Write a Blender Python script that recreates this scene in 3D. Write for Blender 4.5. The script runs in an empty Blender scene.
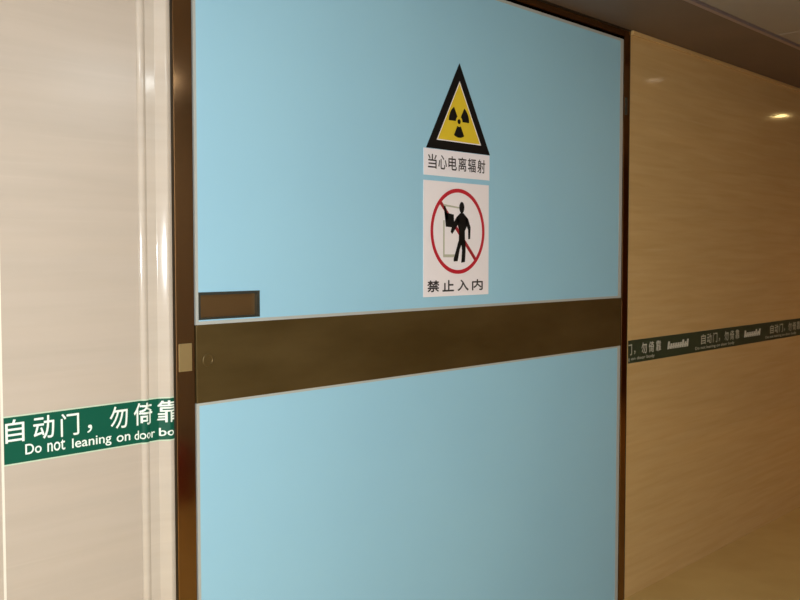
import bpy, bmesh, math, random
from mathutils import Vector, Matrix

random.seed(4)
S = bpy.context.scene
C = bpy.data.collections.new('scene'); S.collection.children.link(C)

# ------------------------------------------------------------------ camera
CAM_Y, CAM_H = -1.97, 1.42
YAW, PITCH = math.radians(42.745), math.radians(2.7)
cd = bpy.data.cameras.new('camera'); cam = bpy.data.objects.new('camera', cd); C.objects.link(cam)
cd.sensor_width = 36; cd.lens = 950 / 800 * 36; cd.clip_start = 0.02
F = Vector((math.cos(YAW)*math.cos(PITCH), math.sin(YAW)*math.cos(PITCH), -math.sin(PITCH)))
cam.location = (0, CAM_Y, CAM_H)
cam.rotation_euler = F.to_track_quat('-Z', 'Y').to_euler()
S.camera = cam

# ------------------------------------------------------------------ light, exposure
S.view_settings.view_transform = 'Standard'; S.view_settings.look = 'None'
S.view_settings.exposure = 0; S.view_settings.gamma = 1; S.view_settings.use_curve_mapping = False
w = bpy.data.worlds.new('world'); S.world = w; w.use_nodes = True
w.node_tree.nodes['Background'].inputs[0].default_value = (.9, .85, .8, 1)
w.node_tree.nodes['Background'].inputs[1].default_value = 0.02

FLASH_W, FILL_W, WARM_FILL_W, SPOT_W = 146, 12.3, 12, 7
def light(name, kind, loc, energy, color=(1, 1, 1), **k):
    l = bpy.data.lights.new(name, kind); l.energy = energy; l.color = color
    for a, b in k.items(): setattr(l, a, b)
    o = bpy.data.objects.new(name, l); o.location = loc; C.objects.link(o); return o
light('camera_flash', 'POINT', (-0.03, CAM_Y - .01, CAM_H - .005), FLASH_W, (.93, .99, 1.04), shadow_soft_size=.035)

SOFFIT = 2.335          # height of soffit and ceiling
# ------------------------------------------------------------------ materials
def mat(name, col, rough=.5, metal=0, spec=.5, coat=0, emit=None, strength=0):
    m = bpy.data.materials.new(name); m.use_nodes = True
    b = m.node_tree.nodes['Principled BSDF']
    b.inputs['Base Color'].default_value = (*col, 1); b.inputs['Roughness'].default_value = rough
    b.inputs['Metallic'].default_value = metal; b.inputs['Specular IOR Level'].default_value = spec
    b.inputs['Coat Weight'].default_value = coat
    if emit:
        b.inputs['Emission Color'].default_value = (*emit, 1); b.inputs['Emission Strength'].default_value = strength
    return m
def nodes(m):
    nt = m.node_tree; return nt, nt.nodes, nt.links, nt.nodes['Principled BSDF']
def vary(m, c1, c2, scale=(1, 1, 1), nscale=4, detail=6, lo=.35, hi=.65, dist=0, bump=0, rough=None):
    nt, N, L, b = nodes(m)
    tc = N.new('ShaderNodeTexCoord'); mp = N.new('ShaderNodeMapping'); mp.inputs['Scale'].default_value = scale
    nz = N.new('ShaderNodeTexNoise'); nz.inputs['Scale'].default_value = nscale; nz.inputs['Detail'].default_value = detail
    nz.inputs['Distortion'].default_value = dist
    cr = N.new('ShaderNodeValToRGB'); cr.color_ramp.elements[0].position = lo; cr.color_ramp.elements[1].position = hi
    cr.color_ramp.elements[0].color = (*c1, 1); cr.color_ramp.elements[1].color = (*c2, 1)
    L.new(tc.outputs['Object'], mp.inputs['Vector']); L.new(mp.outputs[0], nz.inputs['Vector'])
    L.new(nz.outputs['Fac'], cr.inputs[0]); L.new(cr.outputs[0], b.inputs['Base Color'])
    if bump:
        bp = N.new('ShaderNodeBump'); bp.inputs['Strength'].default_value = bump; bp.inputs['Distance'].default_value = .002
        L.new(nz.outputs['Fac'], bp.inputs['Height']); L.new(bp.outputs[0], b.inputs['Normal'])
    return m
def marble(name, base, dark, light_, rough, vein=.5):
    """polished stone with long, nearly horizontal veins like wood grain"""
    m = mat(name, base, rough); nt, N, L, b = nodes(m)
    tc = N.new('ShaderNodeTexCoord')
    def layer(sx, sz, sc, det, dist, rot):
        mp = N.new('ShaderNodeMapping'); mp.inputs['Scale'].default_value = (sx, sx, sz); mp.inputs['Rotation'].default_value = (0, rot, 0)
        nz = N.new('ShaderNodeTexNoise'); nz.inputs['Scale'].default_value = sc; nz.inputs['Detail'].default_value = det
        nz.inputs['Distortion'].default_value = dist
        L.new(tc.outputs['Object'], mp.inputs['Vector']); L.new(mp.outputs[0], nz.inputs['Vector']); return nz
    a = layer(1.1, 16, 2.2, 8, .35, math.radians(2)); c = layer(.7, 42, 2.5, 4, .2, math.radians(-1.5)); f = layer(.5, 7, 1.6, 3, .8, math.radians(3))
    r1 = N.new('ShaderNodeValToRGB'); r1.color_ramp.elements[0].position = .33; r1.color_ramp.elements[1].position = .67
    r1.color_ramp.elements[0].color = (*dark, 1); r1.color_ramp.elements[1].color = (*base, 1)
    L.new(a.outputs['Fac'], r1.inputs[0])
    r2 = N.new('ShaderNodeValToRGB'); r2.color_ramp.elements[0].position = .60; r2.color_ramp.elements[1].position = .78
    r2.color_ramp.elements[0].color = (0, 0, 0, 1); r2.color_ramp.elements[1].color = (vein, vein, vein, 1)
    L.new(c.outputs['Fac'], r2.inputs[0])
    mx = N.new('ShaderNodeMix'); mx.data_type = 'RGBA'
    L.new(r2.outputs[0], mx.inputs[0]); L.new(r1.outputs[0], mx.inputs[6]); mx.inputs[7].default_value = (*light_, 1)
    r3 = N.new('ShaderNodeValToRGB'); r3.color_ramp.elements[0].position = .3; r3.color_ramp.elements[1].position = .7
    r3.color_ramp.elements[0].color = (.965, .965, .965, 1); r3.color_ramp.elements[1].color = (1.02, 1.01, 1.0, 1)
    L.new(f.outputs['Fac'], r3.inputs[0])
    mu = N.new('ShaderNodeMix'); mu.data_type = 'RGBA'; mu.blend_type = 'MULTIPLY'; mu.inputs[0].default_value = 1
    L.new(mx.outputs[2], mu.inputs[6]); L.new(r3.outputs[0], mu.inputs[7]); L.new(mu.outputs[2], b.inputs['Base Color'])
    return m

M = {}
M['marble'] = marble('pale_marble', (.512, .452, .388), (.49, .43, .365), (.56, .505, .435), .22, .35)
M['marble_casing'] = marble('casing_marble', (.58, .525, .455), (.55, .49, .42), (.62, .57, .50), .09, .3)
M['tan'] = marble('tan_marble', (.64, .44, .20), (.59, .395, .165), (.68, .49, .27), .10, .5)
M['joint'] = mat('joint_filler', (.80, .77, .68), .5)
M['floor'] = vary(mat('floor_tile', (.5, .38, .24), .22), (.64, .45, .17), (.57, .39, .14), (1, 1, 1), 3, 6)
M['soffit'] = vary(mat('soffit_paint', (.2, .13, .09), .6), (.135, .092, .065), (.155, .105, .075), (1, 1, 1), 3)
M['ceiling'] = vary(mat('ceiling_panel', (.45, .38, .32), .6), (.28, .235, .195), (.31, .26, .22), (1, 1, 1), 2)
M['ceil_edge'] = mat('ceiling_edge', (.32, .24, .23), .35, .3)
M['ceil_gap'] = mat('ceiling_gap', (.06, .045, .045), .8)
M['blue'] = vary(mat('blue_laminate', (.30, .55, .66), .42, spec=.4), (.322, .605, .79), (.338, .630, .81), (1, 1, 1), 1.3, 3)
M['edge'] = mat('door_edge_trim', (.47, .50, .48), .4, .1)
M['bronze'] = vary(mat('bronze_band', (.12, .07, .035), .35, .55), (.145, .100, .036), (.100, .066, .020), (1, 1, 3), 2.5, 5)
M['frame'] = mat('bronze_frame', (.30, .18, .09), .10, 1)
M['frame_dark'] = mat('frame_dark', (.05, .035, .02), .4, .5)
M['gap'] = mat('door_gap', (.02, .015, .012), .8)
M['recess'] = mat('recess_bronze', (.17, .10, .04), .3, .6)
M['recess_lip'] = mat('recess_lip', (.055, .06, .05), .4, .5)
M['brass'] = mat('strike_brass', (.48, .36, .17), .35, .7)
M['green'] = mat('green_strip', (.0, .088, .052), .5, spec=.25)
M['green_dark'] = mat('dark_green_strip', (.035, .055, .03), .3)
M['mint'] = mat('mint_edge', (.52, .68, .52), .5)
M['white_ink'] = mat('white_ink', (.80, .90, .84), .5)
M['grey_ink'] = mat('grey_ink', (.50, .50, .40), .5)
M['logo_ink'] = mat('logo_ink', (.60, .60, .52), .5)
M['yellow'] = mat('sign_yellow', (.78, .58, .03), .4)
M['black'] = mat('sign_black', (.006, .005, .005), .6, spec=.2)
M['sign_white'] = mat('sign_white', (.90, .87, .93), .4)
M['sign_pink'] = mat('sign_pinkish_white', (.90, .86, .90), .4)
M['red'] = mat('sign_red', (.50, .012, .03), .4)
M['red_dark'] = mat('slash_red', (.34, .01, .02), .4)
M['ink_dark'] = mat('lettering_ink', (.03, .025, .025), .5)
M['ext_red'] = mat('extinguisher_red', (.24, .008, .008), .25, coat=.5)
M['rubber'] = mat('black_rubber', (.02, .02, .02), .5)
M['steel'] = mat('steel', (.6, .6, .6), .3, 1)
M['lamp_rim'] = mat('lamp_rim', (.6, .55, .48), .4, .3)
M['lamp_on'] = mat('lamp_lit', (.9, .8, .5), .4, emit=(1, .72, .28), strength=48)
M['lamp_dim'] = mat('lamp_faint', (.9, .85, .75), .4, emit=(1, .8, .6), strength=2.2)
M['diffuser'] = mat('fill_diffuser', (.9, .9, .9), .4, emit=(1, .93, .84), strength=1.5)

# ------------------------------------------------------------------ helpers
def obj(name, bm, m, parent=None, smooth=False):
    me = bpy.data.meshes.new(name)
    bmesh.ops.recalc_face_normals(bm, faces=bm.faces)
    if smooth:
        for f in bm.faces: f.smooth = True
    bm.to_mesh(me); bm.free(); me.materials.append(m)
    o = bpy.data.objects.new(name, me); C.objects.link(o)
    if parent: o.parent = parent
    if parent and parent.type == 'EMPTY': o.matrix_parent_inverse = Matrix.Translation(-parent.location)
    return o
def tag(o, label=None, cat=None, group=None, kind=None):
    if label: o['label'] = label
    if cat: o['category'] = cat
    if group: o['group'] = group
    if kind: o['kind'] = kind
    return o
def empty(name, loc):
    o = bpy.data.objects.new(name, None); o.location = loc; o.empty_display_size = .05; C.objects.link(o); return o
def box(bm, x0, x1, y0, y1, z0, z1, bev=0):
    t = bmesh.new(); bmesh.ops.create_cube(t, size=1)
    for v in t.verts:
        v.co = Vector(((x0+x1)/2 + v.co.x*(x1-x0), (y0+y1)/2 + v.co.y*(y1-y0), (z0+z1)/2 + v.co.z*(z1-z0)))
    if bev: bmesh.ops.bevel(t, geom=t.edges[:], offset=bev, segments=2, affect='EDGES', profile=.5)
    me = bpy.data.meshes.new('t'); t.to_mesh(me); t.free(); bm.from_mesh(me); bpy.data.meshes.remove(me); return bm
def B(*a, **k): return box(bmesh.new(), *a, **k)
def lathe(bm, prof, c, axis='Z', seg=32):
    rings = []
    for r, h in prof:
        ring = []
        for i in range(seg):
            a = 2*math.pi*i/seg; u, v = r*math.cos(a), r*math.sin(a)
            p = {'Z': (u, v, h), 'Y': (u, h, v), 'X': (h, u, v)}[axis]
            ring.append(bm.verts.new(Vector(p)+Vector(c)))
        rings.append(ring)
    for a, b in zip(rings, rings[1:]):
        for i in range(seg): bm.faces.new((a[i], a[(i+1) % seg], b[(i+1) % seg], b[i]))
    bm.faces.new(rings[0]); bm.faces.new(rings[-1]); return bm
def tube(bm, pts, r, seg=10):
    pts = [Vector(p) for p in pts]; rings = []
    for i, p in enumerate(pts):
        d = (pts[min(i+1, len(pts)-1)] - pts[max(i-1, 0)]).normalized()
        n = d.cross(Vector((0.1, .2, 1))).normalized(); b = d.cross(n)
        rings.append([bm.verts.new(p + n*r*math.cos(2*math.pi*k/seg) + b*r*math.sin(2*math.pi*k/seg)) for k in range(seg)])
    for a, b in zip(rings, rings[1:]):
        for i in range(seg): bm.faces.new((a[i], a[(i+1) % seg], b[(i+1) % seg], b[i]))
    bm.faces.new(rings[0]); bm.faces.new(rings[-1]); return bm
def prism(bm, pts, y0, y1):
    """polygon in the wall plane (x, z), from depth y0 to y1"""
    a = [bm.verts.new((x, y0, z)) for x, z in pts]; b = [bm.verts.new((x, y1, z)) for x, z in pts]
    bm.faces.new(a); bm.faces.new(b[::-1]); n = len(pts)
    for i in range(n): bm.faces.new((a[i], b[i], b[(i+1) % n], a[(i+1) % n]))
    return bm
def ring_prism(bm, outer, inner, y0, y1):
    n = len(outer); V = [[bm.verts.new((x, y, z)) for x, z in q] for q in (outer, inner) for y in (y0, y1)]
    oa, ob, ia, ib = V
    for i in range(n):
        j = (i+1) % n
        bm.faces.new((oa[i], oa[j], ia[j], ia[i])); bm.faces.new((ob[i], ib[i], ib[j], ob[j]))
        bm.faces.new((oa[i], ob[i], ob[j], oa[j])); bm.faces.new((ia[i], ia[j], ib[j], ib[i]))
    return bm
def plate_hole(bm, x0, x1, z0, z1, hx0, hx1, hz0, hz1, y0, y1):
    """a slab with a rectangular hole right through it"""
    xs, zs = [x0, hx0, hx1, x1], [z0, hz0, hz1, z1]
    G = {(i, k, s): bm.verts.new((xs[i], y, zs[k])) for i in range(4) for k in range(4) for s, y in ((0, y0), (1, y1))}
    cells = [(i, k) for i in range(3) for k in range(3) if (i, k) != (1, 1)]
    for i, k in cells:
        for s in (0, 1): bm.faces.new([G[q] for q in ((i, k, s), (i+1, k, s), (i+1, k+1, s), (i, k+1, s))])
        for (di, dk), e in {(-1, 0): ((i, k), (i, k+1)), (1, 0): ((i+1, k), (i+1, k+1)), (0, -1): ((i, k), (i+1, k)), (0, 1): ((i, k+1), (i+1, k+1))}.items():
            if (i+di, k+dk) not in cells:
                bm.faces.new([G[(*e[0], 0)], G[(*e[1], 0)], G[(*e[1], 1)], G[(*e[0], 1)]])
    return bm
def circ(cx, cz, rx, rz=None, n=48, a0=0, a1=360):
    rz = rz or rx
    return [(cx + rx*math.cos(math.radians(a0+(a1-a0)*i/n)), cz + rz*math.sin(math.radians(a0+(a1-a0)*i/n))) for i in range(n)]

# moulded profile of the stone door casing: how far it stands out of the wall at x
CX0, CX1 = 1.226, 1.310
def relief(x):
    if x < CX0 or x > CX1: return 0.0
    t = x - CX0
    if t < 1e-6: return .001
    if t < .022: return .001 + .0055*math.sin(math.pi*t/.022)**.8
    if t < .048: return .001
    u = (t-.048)/(CX1-CX0-.048)
    return .001 + (.0152*(1-(1-min(1, u/.62))**1.10)) - (.004*((u-.62)/.38)**2 if u > .62 else 0)
def text_mesh(s, x0, x1, z0, z1, y, m, parent, name='lettering', bold=.02, clip=None, conform=False, shear=0):
    cu = bpy.data.curves.new('t', 'FONT'); cu.body = s; cu.shear = shear; cu.resolution_u = 4
    to = bpy.data.objects.new('t', cu); C.objects.link(to)
    bpy.context.view_layer.update()
    me = bpy.data.meshes.new_from_object(to.evaluated_get(bpy.context.evaluated_depsgraph_get()))
    bpy.data.objects.remove(to); bpy.data.curves.remove(cu)
    bm = bmesh.new(); bm.from_mesh(me); bpy.data.meshes.remove(me)
    xs = [v.co.x for v in bm.verts]; ys = [v.co.y for v in bm.verts]
    a, b, c, d = min(xs), max(xs), min(ys), max(ys)
    for v in bm.verts:
        v.co = Vector((x0 + (v.co.x-a)/(b-a)*(x1-x0), 0, z0 + (v.co.y-c)/(d-c)*(z1-z0)))
    def cut(px, rem=None):
        bmesh.ops.bisect_plane(bm, geom=bm.verts[:]+bm.edges[:]+bm.faces[:], plane_co=(px, 0, 0), plane_no=(1, 0, 0),
                               clear_outer=rem == 'out', clear_inner=rem == 'in')
    if clip: cut(clip[1], 'out'); cut(clip[0], 'in')
    if conform:
        px = CX0
        while px < CX1: cut(px); px += .002
    if bold:
        k = bold*(x1-x0)*.55/max(1, .5*len(s))
        ly = {(False, False, False): .00006, (True, False, False): .00012, (False, True, True): .00018, (False, False, True): .00024}
        base = bmesh.new(); me = bpy.data.meshes.new('t'); bm.to_mesh(me); base.free()
        for dx, dz in ((-k, 0), (k, 0), (0, k), (0, -k)):
            n0 = len(bm.verts); bm.from_mesh(me); bm.verts.ensure_lookup_table()
            for v in bm.verts[n0:]: v.co.x += dx; v.co.z += dz; v.co.y -= ly[(dx > 0, dz > 0, dx == 0)]
        bpy.data.meshes.remove(me)
        if clip: cut(clip[1], 'out'); cut(clip[0], 'in')
    for v in bm.verts: v.co.y += y - (relief(v.co.x) if conform else 0)
    return obj(name, bm, m, parent)

# ------------------------------------------------------------------ the setting
WT = SOFFIT + .3
def struct(name, bm, m, parent=None, label=None):
    o = obj(name, bm, m, parent)
    if not parent: o['kind'] = 'structure'
    if label: o['label'] = label
    return o
DX0, DX1, DTOP = 1.3835, 3.4600, 2.290       # blue door leaf
FX0, FX1 = 1.3215, 3.5140                    # outside of the bronze frame
struct('floor', B(-3.2, 9.7, -3.2, .2, -.2, -.02), M['floor'])
struct('ceiling', B(-3.2, 9.7, -3.2, .2, WT, WT+.1), M['ceiling'])
wl = struct('wall_left', B(.8950, CX0, 0, .2, -.02, WT), M['marble'])
struct('wall_left_beyond_joint', B(-3.2, .8895, 0, .2, -.02, WT), M['marble']).name = 'wall_left_end'
struct('trim_1', B(.8895, .8950, -.001, .2, -.02, WT), M['joint'], label='pale filled joint between two stone panels')
struct('wall_right', B(FX1+.002, 9.7, 0, .2, -.02, WT), M['tan'])
struct('wall_top', B(CX0, FX1+.002, .005, .2, SOFFIT+.002, WT), M['tan'])
struct('wall_behind_door', B(1.22, FX1, .12, .2, -.02, SOFFIT), M['gap']).name = 'wall_pocket'
struct('wall_opposite', B(-3.2, 3.9, -3.2, -3.0, -.02, WT), M['marble'])
M['tan_deep'] = marble('deep_tan_marble', (.40, .21, .045), (.34, .17, .035), (.45, .27, .08), .3, .4)
struct('wall_opposite_far', B(3.9, 9.7, -3.2, -3.0, -.02, WT), M['tan_deep']).name = 'wall_opposite_end'
struct('wall_near', B(-3.2, -3.0, -3.0, 0, -.02, WT), M['marble'])
M['end'] = vary(mat('end_wall', (.5, .22, .05), .5), (.30, .125, .012), (.25, .10, .008), (1, 1, 5), 3)
struct('wall_far', B(9.5, 9.7, -3.0, 0, -.02, WT), M['end'])

# stone casing left of the door, two rounded mouldings
bm = bmesh.new(); n = 72
top = []; xs = [CX0 + (CX1-CX0)*i/n for i in range(n+1)]
pts = [(x, -relief(x)) for x in xs] + [(CX1, .12), (CX0, .12)]
lo = [bm.verts.new((x, y, -.02)) for x, y in pts]; hi = [bm.verts.new((x, y, SOFFIT)) for x, y in pts]
for i in range(len(pts)):
    j = (i+1) % len(pts); f = bm.faces.new((lo[i], lo[j], hi[j], hi[i])); f.smooth = i < n
for z in (-.02, SOFFIT): bm.faces.new([bm.verts.new((x, y, z)) for x, y in pts])
struct('trim_2', bm, M['marble_casing'], label='pale stone door casing with rounded mouldings')

# bronze frame: three-sided, with dark strips painted in as shadow lines
fr = struct('trim_3', B(FX0+.003, DX0-.004, -.002, .06, -.02, SOFFIT, bev=.002), M['frame'], label='bronze metal door frame')
def part(name, bm, m, parent, label=None):
    o = obj(name, bm, m); o.parent = parent
    if label: o['label'] = label
    return o
part('frame_side', B(DX1+.008, FX1-.004, -.002, .06, -.02, SOFFIT, bev=.002), M['frame'], fr)
part('frame_head', B(DX0-.004, DX1+.008, -.002, .06, DTOP+.012, SOFFIT-.008, bev=.002), M['frame'], fr)
part('frame_shadow', B(FX1-.0045, FX1+.002, -.001, .05, -.02, SOFFIT), M['frame_dark'], fr, 'dark strip painted as a shadow line')
part('frame_shadow', B(CX1, FX0+.003, .0, .05, -.02, SOFFIT), M['frame_dark'], fr, 'dark strip painted as a shadow line')
part('frame_shadow', B(FX0, FX1, -.003, .05, SOFFIT-.008, SOFFIT-.0005), M['frame_dark'], fr, 'dark strip painted as a shadow line')
part('strike_plate', B(1.332, 1.370, -.0035, -.001, 1.134, 1.203, bev=.0006), M['brass'], fr, 'small brassy plate')
part('frame_patch', B(3.474, 3.492, -.0035, -.001, 1.99, 2.06, bev=.0006), M['recess_lip'], fr, 'small dark raised patch')  # small dark raised patch on the right jamb

# soffit above the door and the ceiling beyond it
sf = struct('trim_4', B(-3.0, 9.5, -.372, 0.0, SOFFIT, SOFFIT+.05), M['soffit'], label='dark brown soffit along the wall')
part('soffit_edge', B(-3.0, 9.5, -.390, -.372, SOFFIT-.002, SOFFIT+.05), M['ceil_edge'], sf, 'lighter metal edge profile')
part('soffit_groove', B(-3.0, 9.5, -.400, -.390, SOFFIT+.03, SOFFIT+.05), M['ceil_gap'], sf, 'dark shadow gap')
# small cove under the soffit, running along the top of the tan wall
struct('trim_5', B(FX1+.004, 9.5, -.012, 0, SOFFIT-.018, SOFFIT, bev=.003), M['tan'], label='narrow stone bead under the soffit')
LAMPX = [-.54, 1.18, 2.91, 4.58, 6.30, 8.02]; LAMPY = -.457
PW = 1.17
k = 0; x = -3.0
cp = None
while x < 9.5:
    x1 = min(x+PW, 9.5)
    o = B(x+.003, x1-.003, -3.0, -.400, SOFFIT+.004, SOFFIT+.02, bev=.0025)
    if cp is None: cp = struct('trim_6', o, M['ceiling'], label='pale metal ceiling panels in a row')
    else: part('ceiling_panel', o, M['ceiling'], cp)
    x += PW

# ------------------------------------------------------------------ the door
YF = .0                                    # front face of the leaf
BZ0, BZ1 = 1.050, 1.2465                       # bronze band
door = obj('door_1', B(DX0+.001, DX1-.001, .034, .05, -.015, DTOP), M['gap']); door['kind'] = 'structure'
door['label'] = 'pale blue automatic sliding door with a brown cross band'
HX0, HX1, HZ0, HZ1 = 1.3935, 1.5840, 1.2600, 1.3260
E1, E2, EZ = .0085, .0230, .0080
def panel(z0, z1, hole=None):
    x0, x1 = DX0+E1, DX1-E2
    if hole: p = part('upper_panel', plate_hole(bmesh.new(), x0, x1, z0, z1, *hole, YF, .030), M['blue'], door, 'pale blue laminate panel')
    else: p = part('lower_panel', B(x0, x1, YF, .030, z0, z1), M['blue'], door, 'pale blue laminate panel')
    return p
UZ0, UZ1 = BZ1+.0085, DTOP-.010
up = panel(UZ0, UZ1, (HX0, HX1, HZ0, HZ1)); lowp = panel(-.008, BZ0-.0065)
part('panel_edging', ring_prism(bmesh.new(), [(DX0, BZ1), (DX1, BZ1), (DX1, DTOP), (DX0, DTOP)],
     [(DX0+E1, UZ0), (DX1-E2, UZ0), (DX1-E2, UZ1), (DX0+E1, UZ1)], YF-.001, .030), M['edge'], up, 'thin pale metal edging')
part('panel_edging', ring_prism(bmesh.new(), [(DX0, -.016), (DX1, -.016), (DX1, BZ0), (DX0, BZ0)],
     [(DX0+E1, -.008), (DX1-E2, -.008), (DX1-E2, BZ0-.0065), (DX0+E1, BZ0-.0065)], YF-.001, .030), M['edge'], lowp, 'thin pale metal edging')
band = part('cross_band', B(DX0, DX1, YF-.0025, .030, BZ0, BZ1, bev=.0015), M['bronze'], door, 'wide brown metal band')
part('lock_cover', lathe(bmesh.new(), [(.017, 0), (.017, -.0008), (.0155, -.0016), (.012, -.0017), (.011, -.0011)], (1.419, YF-.0025, 1.157), 'Y'), M['bronze'], band, 'round brown cover disc')
pull = part('recessed_pull', B(HX0+.003, HX1-.003, -.0+.008, .028, HZ0+.003, HZ1-.003), M['recess'], door, 'recessed brown finger pull')
part('pull_lip', ring_prism(bmesh.new(), [(HX0-.0015, HZ0-.0015), (HX1+.0015, HZ0-.0015), (HX1+.0015, HZ1+.0015), (HX0-.0015, HZ1+.0015)],
     [(HX0+.0045, HZ0+.003), (HX1-.0080, HZ0+.004), (HX1-.0080, HZ1-.006), (HX0+.0045, HZ1-.006)], YF-.0018, .024), M['recess_lip'], pull, 'dark rim')

# ------------------------------------------------------------------ green warning strips
GZ0, GZ1 = .9755, 1.0755
def strip_bm(x0, x1, z0, z1, y, th=.0005, conform=False):
    bm = bmesh.new(); xs = [x0]
    if conform:
        px = CX0; xs.append(CX0-.0006)
        while px < x1: xs.append(px); px += .00125
    xs.append(x1); rows = []
    for x in xs:
        yy = y - (relief(x) if conform else 0)
        rows.append([bm.verts.new((x, yy, z0)), bm.verts.new((x, yy, z1)), bm.verts.new((x, yy+th, z1)), bm.verts.new((x, yy+th, z0))])
    for a, b in zip(rows, rows[1:]):
        for i in range(4): bm.faces.new((a[i], a[(i+1) % 4], b[(i+1) % 4], b[i]))
    bm.faces.new(rows[0]); bm.faces.new(rows[-1]); return bm
ls = empty('warning_strip', (.895, -.001, GZ0))
tag(ls, 'bright green adhesive strip with white bilingual lettering on the pale stone left of the door', 'warning strip')
part2 = lambda name, bm, m, p, label=None: (lambda o: (o.__setitem__('label', label) if label else None, o)[1])(obj(name, bm, m, p))
part2('backing', strip_bm(.8955, CX1-.0005, GZ0, GZ1, -.0008, conform=True), M['green'], ls, 'green film')
part2('edge_line', strip_bm(.8955, CX1-.0005, GZ1, GZ1+.0028, -.0008, conform=True), M['mint'], ls, 'pale mint line')
part2('edge_line', strip_bm(.8955, CX1-.0005, GZ0-.0028, GZ0, -.0008, conform=True), M['mint'], ls, 'pale mint line')
YT = -.0012; CL = (.8965, CX1-.001)
for ch, a, b, c, d in (('自', .899, .940, 1.021, 1.070), ('动', .961, 1.008, 1.020, 1.070), ('门', 1.024, 1.067, 1.018, 1.068),
                       ('，', 1.087, 1.099, 1.018, 1.036), ('勿', 1.144, 1.190, 1.018, 1.069), ('倚', 1.207, 1.255, 1.018, 1.070), ('靠', 1.270, 1.318, 1.018, 1.070)):
    text_mesh(ch, a, b, c, d, YT, M['white_ink'], ls, 'character', .022, CL, True)
for wd, a, b, c, d in (('Do', .942, .978, .991, 1.013), ('not', .992, 1.033, .989, 1.012), ('leaning', 1.050, 1.147, .982, 1.010),
                       ('on', 1.161, 1.196, .986, 1.001), ('door', 1.208, 1.262, .984, 1.005), ('body', 1.274, 1.340, .979, 1.004)):
    text_mesh(wd, a, b, c, d, YT, M['white_ink'], ls, 'word', .022, CL, True)

RZ0, RZ1 = .970, 1.066
rs = empty('warning_strip', (FX1+.01, -.001, RZ0))
tag(rs, 'dark green adhesive strip with repeated small lettering on the tan stone right of the door', 'warning strip')
part2('backing', strip_bm(FX1+.010, 7.6, RZ0, RZ1, -.0008), M['green_dark'], rs, 'dark green film')
CR = (FX1+.012, 7.59)
for u in range(-1, 4):
    x0 = 4.202 + .82*u
    for i, ch in enumerate('自动门，勿倚靠'):
        a = x0 + i*.0635
        if a+.05 < CR[0] or a > 7.5: continue
        zz = (1.006, 1.021, .02) if ch == '，' else (1.004, 1.050, .05)
        text_mesh(ch, a, a+(.012 if ch == '，' else .046), zz[0], zz[1], YT, M['grey_ink'] if u != -1 or i < 4 else M['logo_ink'], rs, 'character', .02, CR)
    text_mesh('Do not leaning on door body', x0-.06, x0+.37, .978, .995, YT, M['grey_ink'], rs, 'english_line', .012, CR)
    if x0+.7 < 7.6:
        # slanted white emblem word, illegible in the photograph: a run of slanted strokes
        bm = bmesh.new(); ex = x0+.487
        for i in range(9):
            q = ex + i*.0228; hh = .024 if i not in (0, 6, 8) else .034
            prism(bm, [(q, 1.005), (q+.017, 1.005), (q+.024, 1.005+hh), (q+.007, 1.005+hh)], YT, YT+.0003)
        prism(bm, [(ex+.004, 1.010), (ex+.195, 1.014), (ex+.198, 1.021), (ex+.006, 1.017)], YT-.0002, YT+.0001)
        part2('emblem', bm, M['logo_ink'], rs, 'slanted white emblem')

# ------------------------------------------------------------------ radiation sign
YS = YF - .0018
rd = empty('radiation_sign', (2.405, YF, 1.672))
tag(rd, 'yellow and black triangular radiation warning sign above a white caption on the blue door', 'warning sign')
tri = [(2.245, 1.757), (2.571, 1.757), (2.408, 2.040)]
def inset(t, k):
    cx = sum(p[0] for p in t)/3; cz = sum(p[1] for p in t)/3
    return [(cx+(x-cx)*k, cz+(z-cz)*k) for x, z in t]
part2('border', ring_prism(bmesh.new(), tri, inset(tri, .70), YS-.0004, YF-.0002), M['black'], rd, 'black triangular border')
part2('edge_line', ring_prism(bmesh.new(), inset(tri, .70), inset(tri, .665), YS-.0004, YF-.0002), M['sign_white'], rd, 'thin pale inner line')
part2('field', prism(bmesh.new(), inset(tri, .665), YS-.0001, YF-.0002), M['yellow'], rd, 'yellow field')
tc = (2.406, 1.853)
bm = bmesh.new(); prism(bm, circ(*tc, .008, n=20), YS-.0006, YS)
for a in (-90, 30, 150):
    o = [(tc[0]+.052*math.cos(math.radians(a+q)), tc[1]+.052*math.sin(math.radians(a+q))) for q in range(-30, 31, 5)]
    i = [(tc[0]+.017*math.cos(math.radians(a+q)), tc[1]+.017*math.sin(math.radians(a+q))) for q in range(30, -31, -10)]
    prism(bm, o+i, YS-.0006, YS)
part2('trefoil', bm, M['black'], rd, 'black three-bladed radiation symbol')
part2('caption_plate', B(2.233, 2.569, YS, YF-.0002, 1.672, 1.7555), M['sign_white'], rd, 'white caption plate')
for i, ch in enumerate('当心电离辐射'):
    a = 2.253+i*.0500
    text_mesh(ch, a, a+.041, 1.694, 1.738, YS-.0003, M['ink_dark'], rd, 'character', .026)
rd.location.x += .006

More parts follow.
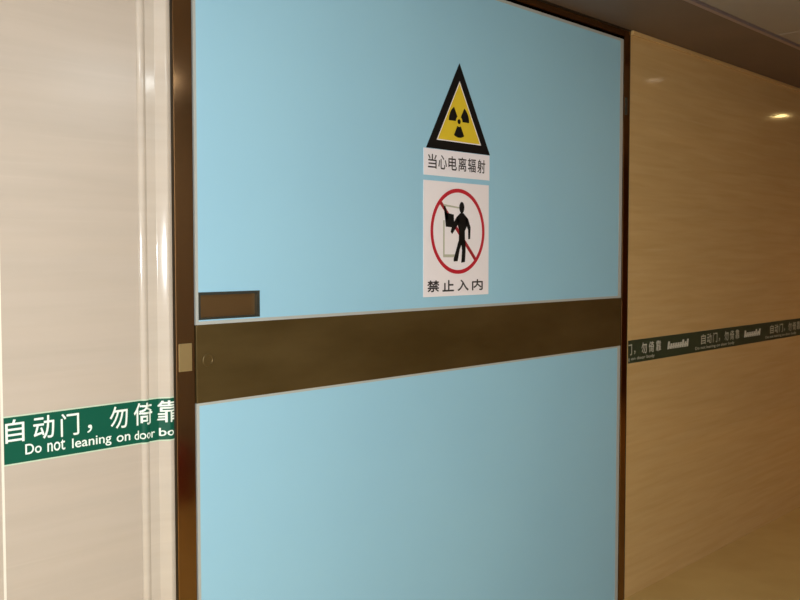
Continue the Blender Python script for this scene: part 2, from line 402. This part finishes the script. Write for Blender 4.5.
# ------------------------------------------------------------------ no entry sign
ne = empty('no_entry_sign', (2.4, YF, 1.288))
tag(ne, 'white rectangular no entry sign with red crossed circle below the triangle on the blue door', 'prohibition sign')
part2('plate', B(2.233, 2.567, YS, YF-.0002, 1.288, 1.6555, bev=0), M['sign_pink'], ne, 'pinkish white plate')
cc = (2.4045, 1.4975); R = .1385
part2('ring', ring_prism(bmesh.new(), circ(*cc, R, n=64), circ(*cc, R-.0125, n=64), YS-.0008, YS), M['red'], ne, 'red ring')
d = Vector((1, -1.02)).normalized(); nrm = Vector((-d.y, d.x)); L_ = R-.008; h = .0062
part2('slash', prism(bmesh.new(), [(cc[0]+d.x*s*L_+nrm.x*t*h, cc[1]+d.y*s*L_+nrm.y*t*h) for s, t in ((-1, -1), (1, -1), (1, 1), (-1, 1))], YS-.0006, YS), M['red_dark'], ne, 'dark red diagonal bar')
# walking figure, in centimetres from the circle's centre
def cm(pts): return [(cc[0]+a/100, cc[1]+b/100) for a, b in pts]
bm = bmesh.new(); y0, y1 = YS-.0011, YS-.0007
prism(bm, [(cc[0]+.017+.0130*math.cos(t), cc[1]+.078+.0185*math.sin(t)) for t in [i*math.pi/12 for i in range(24)]], y0, y1)
for q in (
    [(-1.0, 4.6), (1.0, 6.0), (2.6, 6.0), (4.8, 4.2), (4.2, 1.5), (3.3, 0.2), (3.4, -3.6), (0.2, -3.6), (0.3, 0.4), (-.4, 2.0)],   # torso
    [(-1.0, 4.6), (.6, 3.4), (-1.2, 1.2), (-3.2, -.9), (-4.0, -.2), (-3.1, 2.0)],                                                # arm to the door
    [(3.6, 5.2), (5.0, 4.2), (6.3, 1.4), (6.1, -2.4), (5.1, -2.5), (5.0, .6), (3.8, 2.6)],                                       # hanging arm
    [(0.0, -3.2), (2.2, -3.2), (.6, -6.0), (-.4, -9.7), (-2.4, -9.8), (-2.4, -8.9), (-1.3, -6.4)],                                 # front leg
    [(1.3, -3.2), (3.7, -3.2), (3.7, -6.5), (3.4, -10.0), (1.5, -10.2), (1.9, -6.2)]):                                            # back leg
    prism(bm, cm(q), y0, y1)
part2('figure', bm, M['black'], ne, 'black walking figure')
bm = bmesh.new()
prism(bm, cm([(-7.1, 6.0), (-2.4, 5.4), (-2.2, 1.2), (-6.4, 1.4)]), y0+.0001, y1)
prism(bm, cm([(-7.6, 8.2), (-6.6, 7.9), (-5.0, 4.0), (-6.5, 3.6)]), y0+.0001, y1)
part2('sign_in_hand', bm, M['black'], ne, 'black square before the figure')
bm = bmesh.new()
for q in ([(-7.5, 8.0), (.6, 7.4), (.6, 7.9), (-7.5, 8.6)], [(-7.7, -7.6), (-7.0, -7.6), (-7.0, 3.4), (-7.7, 3.4)], [(-7.7, -8.4), (-1.4, -8.4), (-1.4, -7.5), (-7.7, -7.5)]):
    prism(bm, cm(q), y0+.0002, y1+.0001)
part2('doorway_line', bm, M['grey_ink'], ne, 'thin grey doorway outline')
for ch, a in zip('禁止入内', (2.252, 2.326, 2.402, 2.478)):
    text_mesh(ch, a, a+.056, 1.304, 1.339, YS-.0003, M['ink_dark'], ne, 'character', .038)
ne.location.x += .005

# ------------------------------------------------------------------ ceiling downlights and added fill panels
def downlight(x, lit, label):
    t = empty('downlight', (x, LAMPY, SOFFIT)); z = SOFFIT+.004
    tag(t, label, 'ceiling light', 'recessed downlights along the soffit')
    bm = bmesh.new(); pr = [(.052, 0), (.054, -.006), (.046, -.009), (.041, -.003)]
    rings = [[bm.verts.new((x+r*math.cos(a*math.pi/16), LAMPY+r*math.sin(a*math.pi/16), z+hh)) for a in range(32)] for r, hh in pr]
    for a, b in zip(rings, rings[1:]):
        for i in range(32): bm.faces.new((a[i], a[(i+1) % 32], b[(i+1) % 32], b[i]))
    part2('rim', bm, M['lamp_rim'], t)
    part2('diffuser', lathe(bmesh.new(), [(.042, z-.001), (.042, z-.004), (.03, z-.006)], (x, LAMPY, 0)), M['lamp_on' if lit else 'lamp_dim'], t)
    if lit:
        s = light('downlight_beam', 'SPOT', (x, LAMPY, SOFFIT-.03), SPOT_W, (1, .66, .34), spot_size=math.radians(120), spot_blend=.9, shadow_soft_size=.045)
        s.data.specular_factor = 1
for x, lit, lb in ((4.585, False, 'faintly glowing recessed downlight nearer to the door'), (6.31, True, 'bright yellow recessed downlight farther down the corridor'),
                   (8.10, True, 'lit recessed downlight nearest the far end wall')):
    downlight(x, lit, lb)
def fill_panel(x, y, e, col, label):  # unseen panels added to fill the corridor with ambient light
    t = empty('fill_panel', (x, y, SOFFIT)); tag(t, label, 'ceiling light', 'unseen fill panels added in the corridor ceiling')
    part2('frame', ring_prism2(x, y, .30, .27), M['lamp_rim'], t)
    part2('diffuser', B(x-.27, x+.27, y-.27, y+.27, SOFFIT-.002, SOFFIT+.003), M['diffuser'], t)
    a = light('fill_glow', 'AREA', (x, y, SOFFIT-.02), e, col, shape='SQUARE', size=.5)
def ring_prism2(x, y, a, b):
    bm = bmesh.new()
    ring_prism(bm, [(x-a, y-a), (x+a, y-a), (x+a, y+a), (x-a, y+a)], [(x-b, y-b), (x+b, y-b), (x+b, y+b), (x-b, y+b)], 0, 1)
    for v in bm.verts: v.co = Vector((v.co.x, v.co.z, SOFFIT-.004 + .008*v.co.y))
    return bm
fill_panel(.5, -2.3, FILL_W, (.93, .99, 1.0), 'added square white fill panel nearest the pale stone wall')
fill_panel(2.6, -2.5, FILL_W, (.93, .99, 1.0), 'added square white fill panel across from the door')
fill_panel(6.6, -2.5, WARM_FILL_W, (1, .60, .28), 'added warm square fill panel down the corridor')

# ------------------------------------------------------------------ fire extinguisher (seen only mirrored in the door frame)
ex, ey = 3.17, -2.72
t = empty('fire_extinguisher', (ex, ey, 0)); tag(t, 'red fire extinguisher on the floor mirrored in the bronze door frame', 'fire extinguisher')
part2('body', lathe(bmesh.new(), [(.085, 0), (.092, .01), (.092, .27), (.080, .31), (.050, .335), (.026, .345), (.024, .36)], (ex, ey, 0)), M['ext_red'], t)
part2('valve', lathe(bmesh.new(), [(.02, .36), (.022, .375), (.018, .40)], (ex, ey, 0)), M['steel'], t)
part2('handle', B(ex-.012, ex+.10, ey-.012, ey+.012, .40, .418, bev=.003), M['rubber'], t)
part2('hose', tube(bmesh.new(), [(ex-.02, ey, .385), (ex-.07, ey, .39), (ex-.11, ey, .35), (ex-.112, ey, .25), (ex-.108, ey, .10)], .010), M['rubber'], t)
t.location.z -= .02
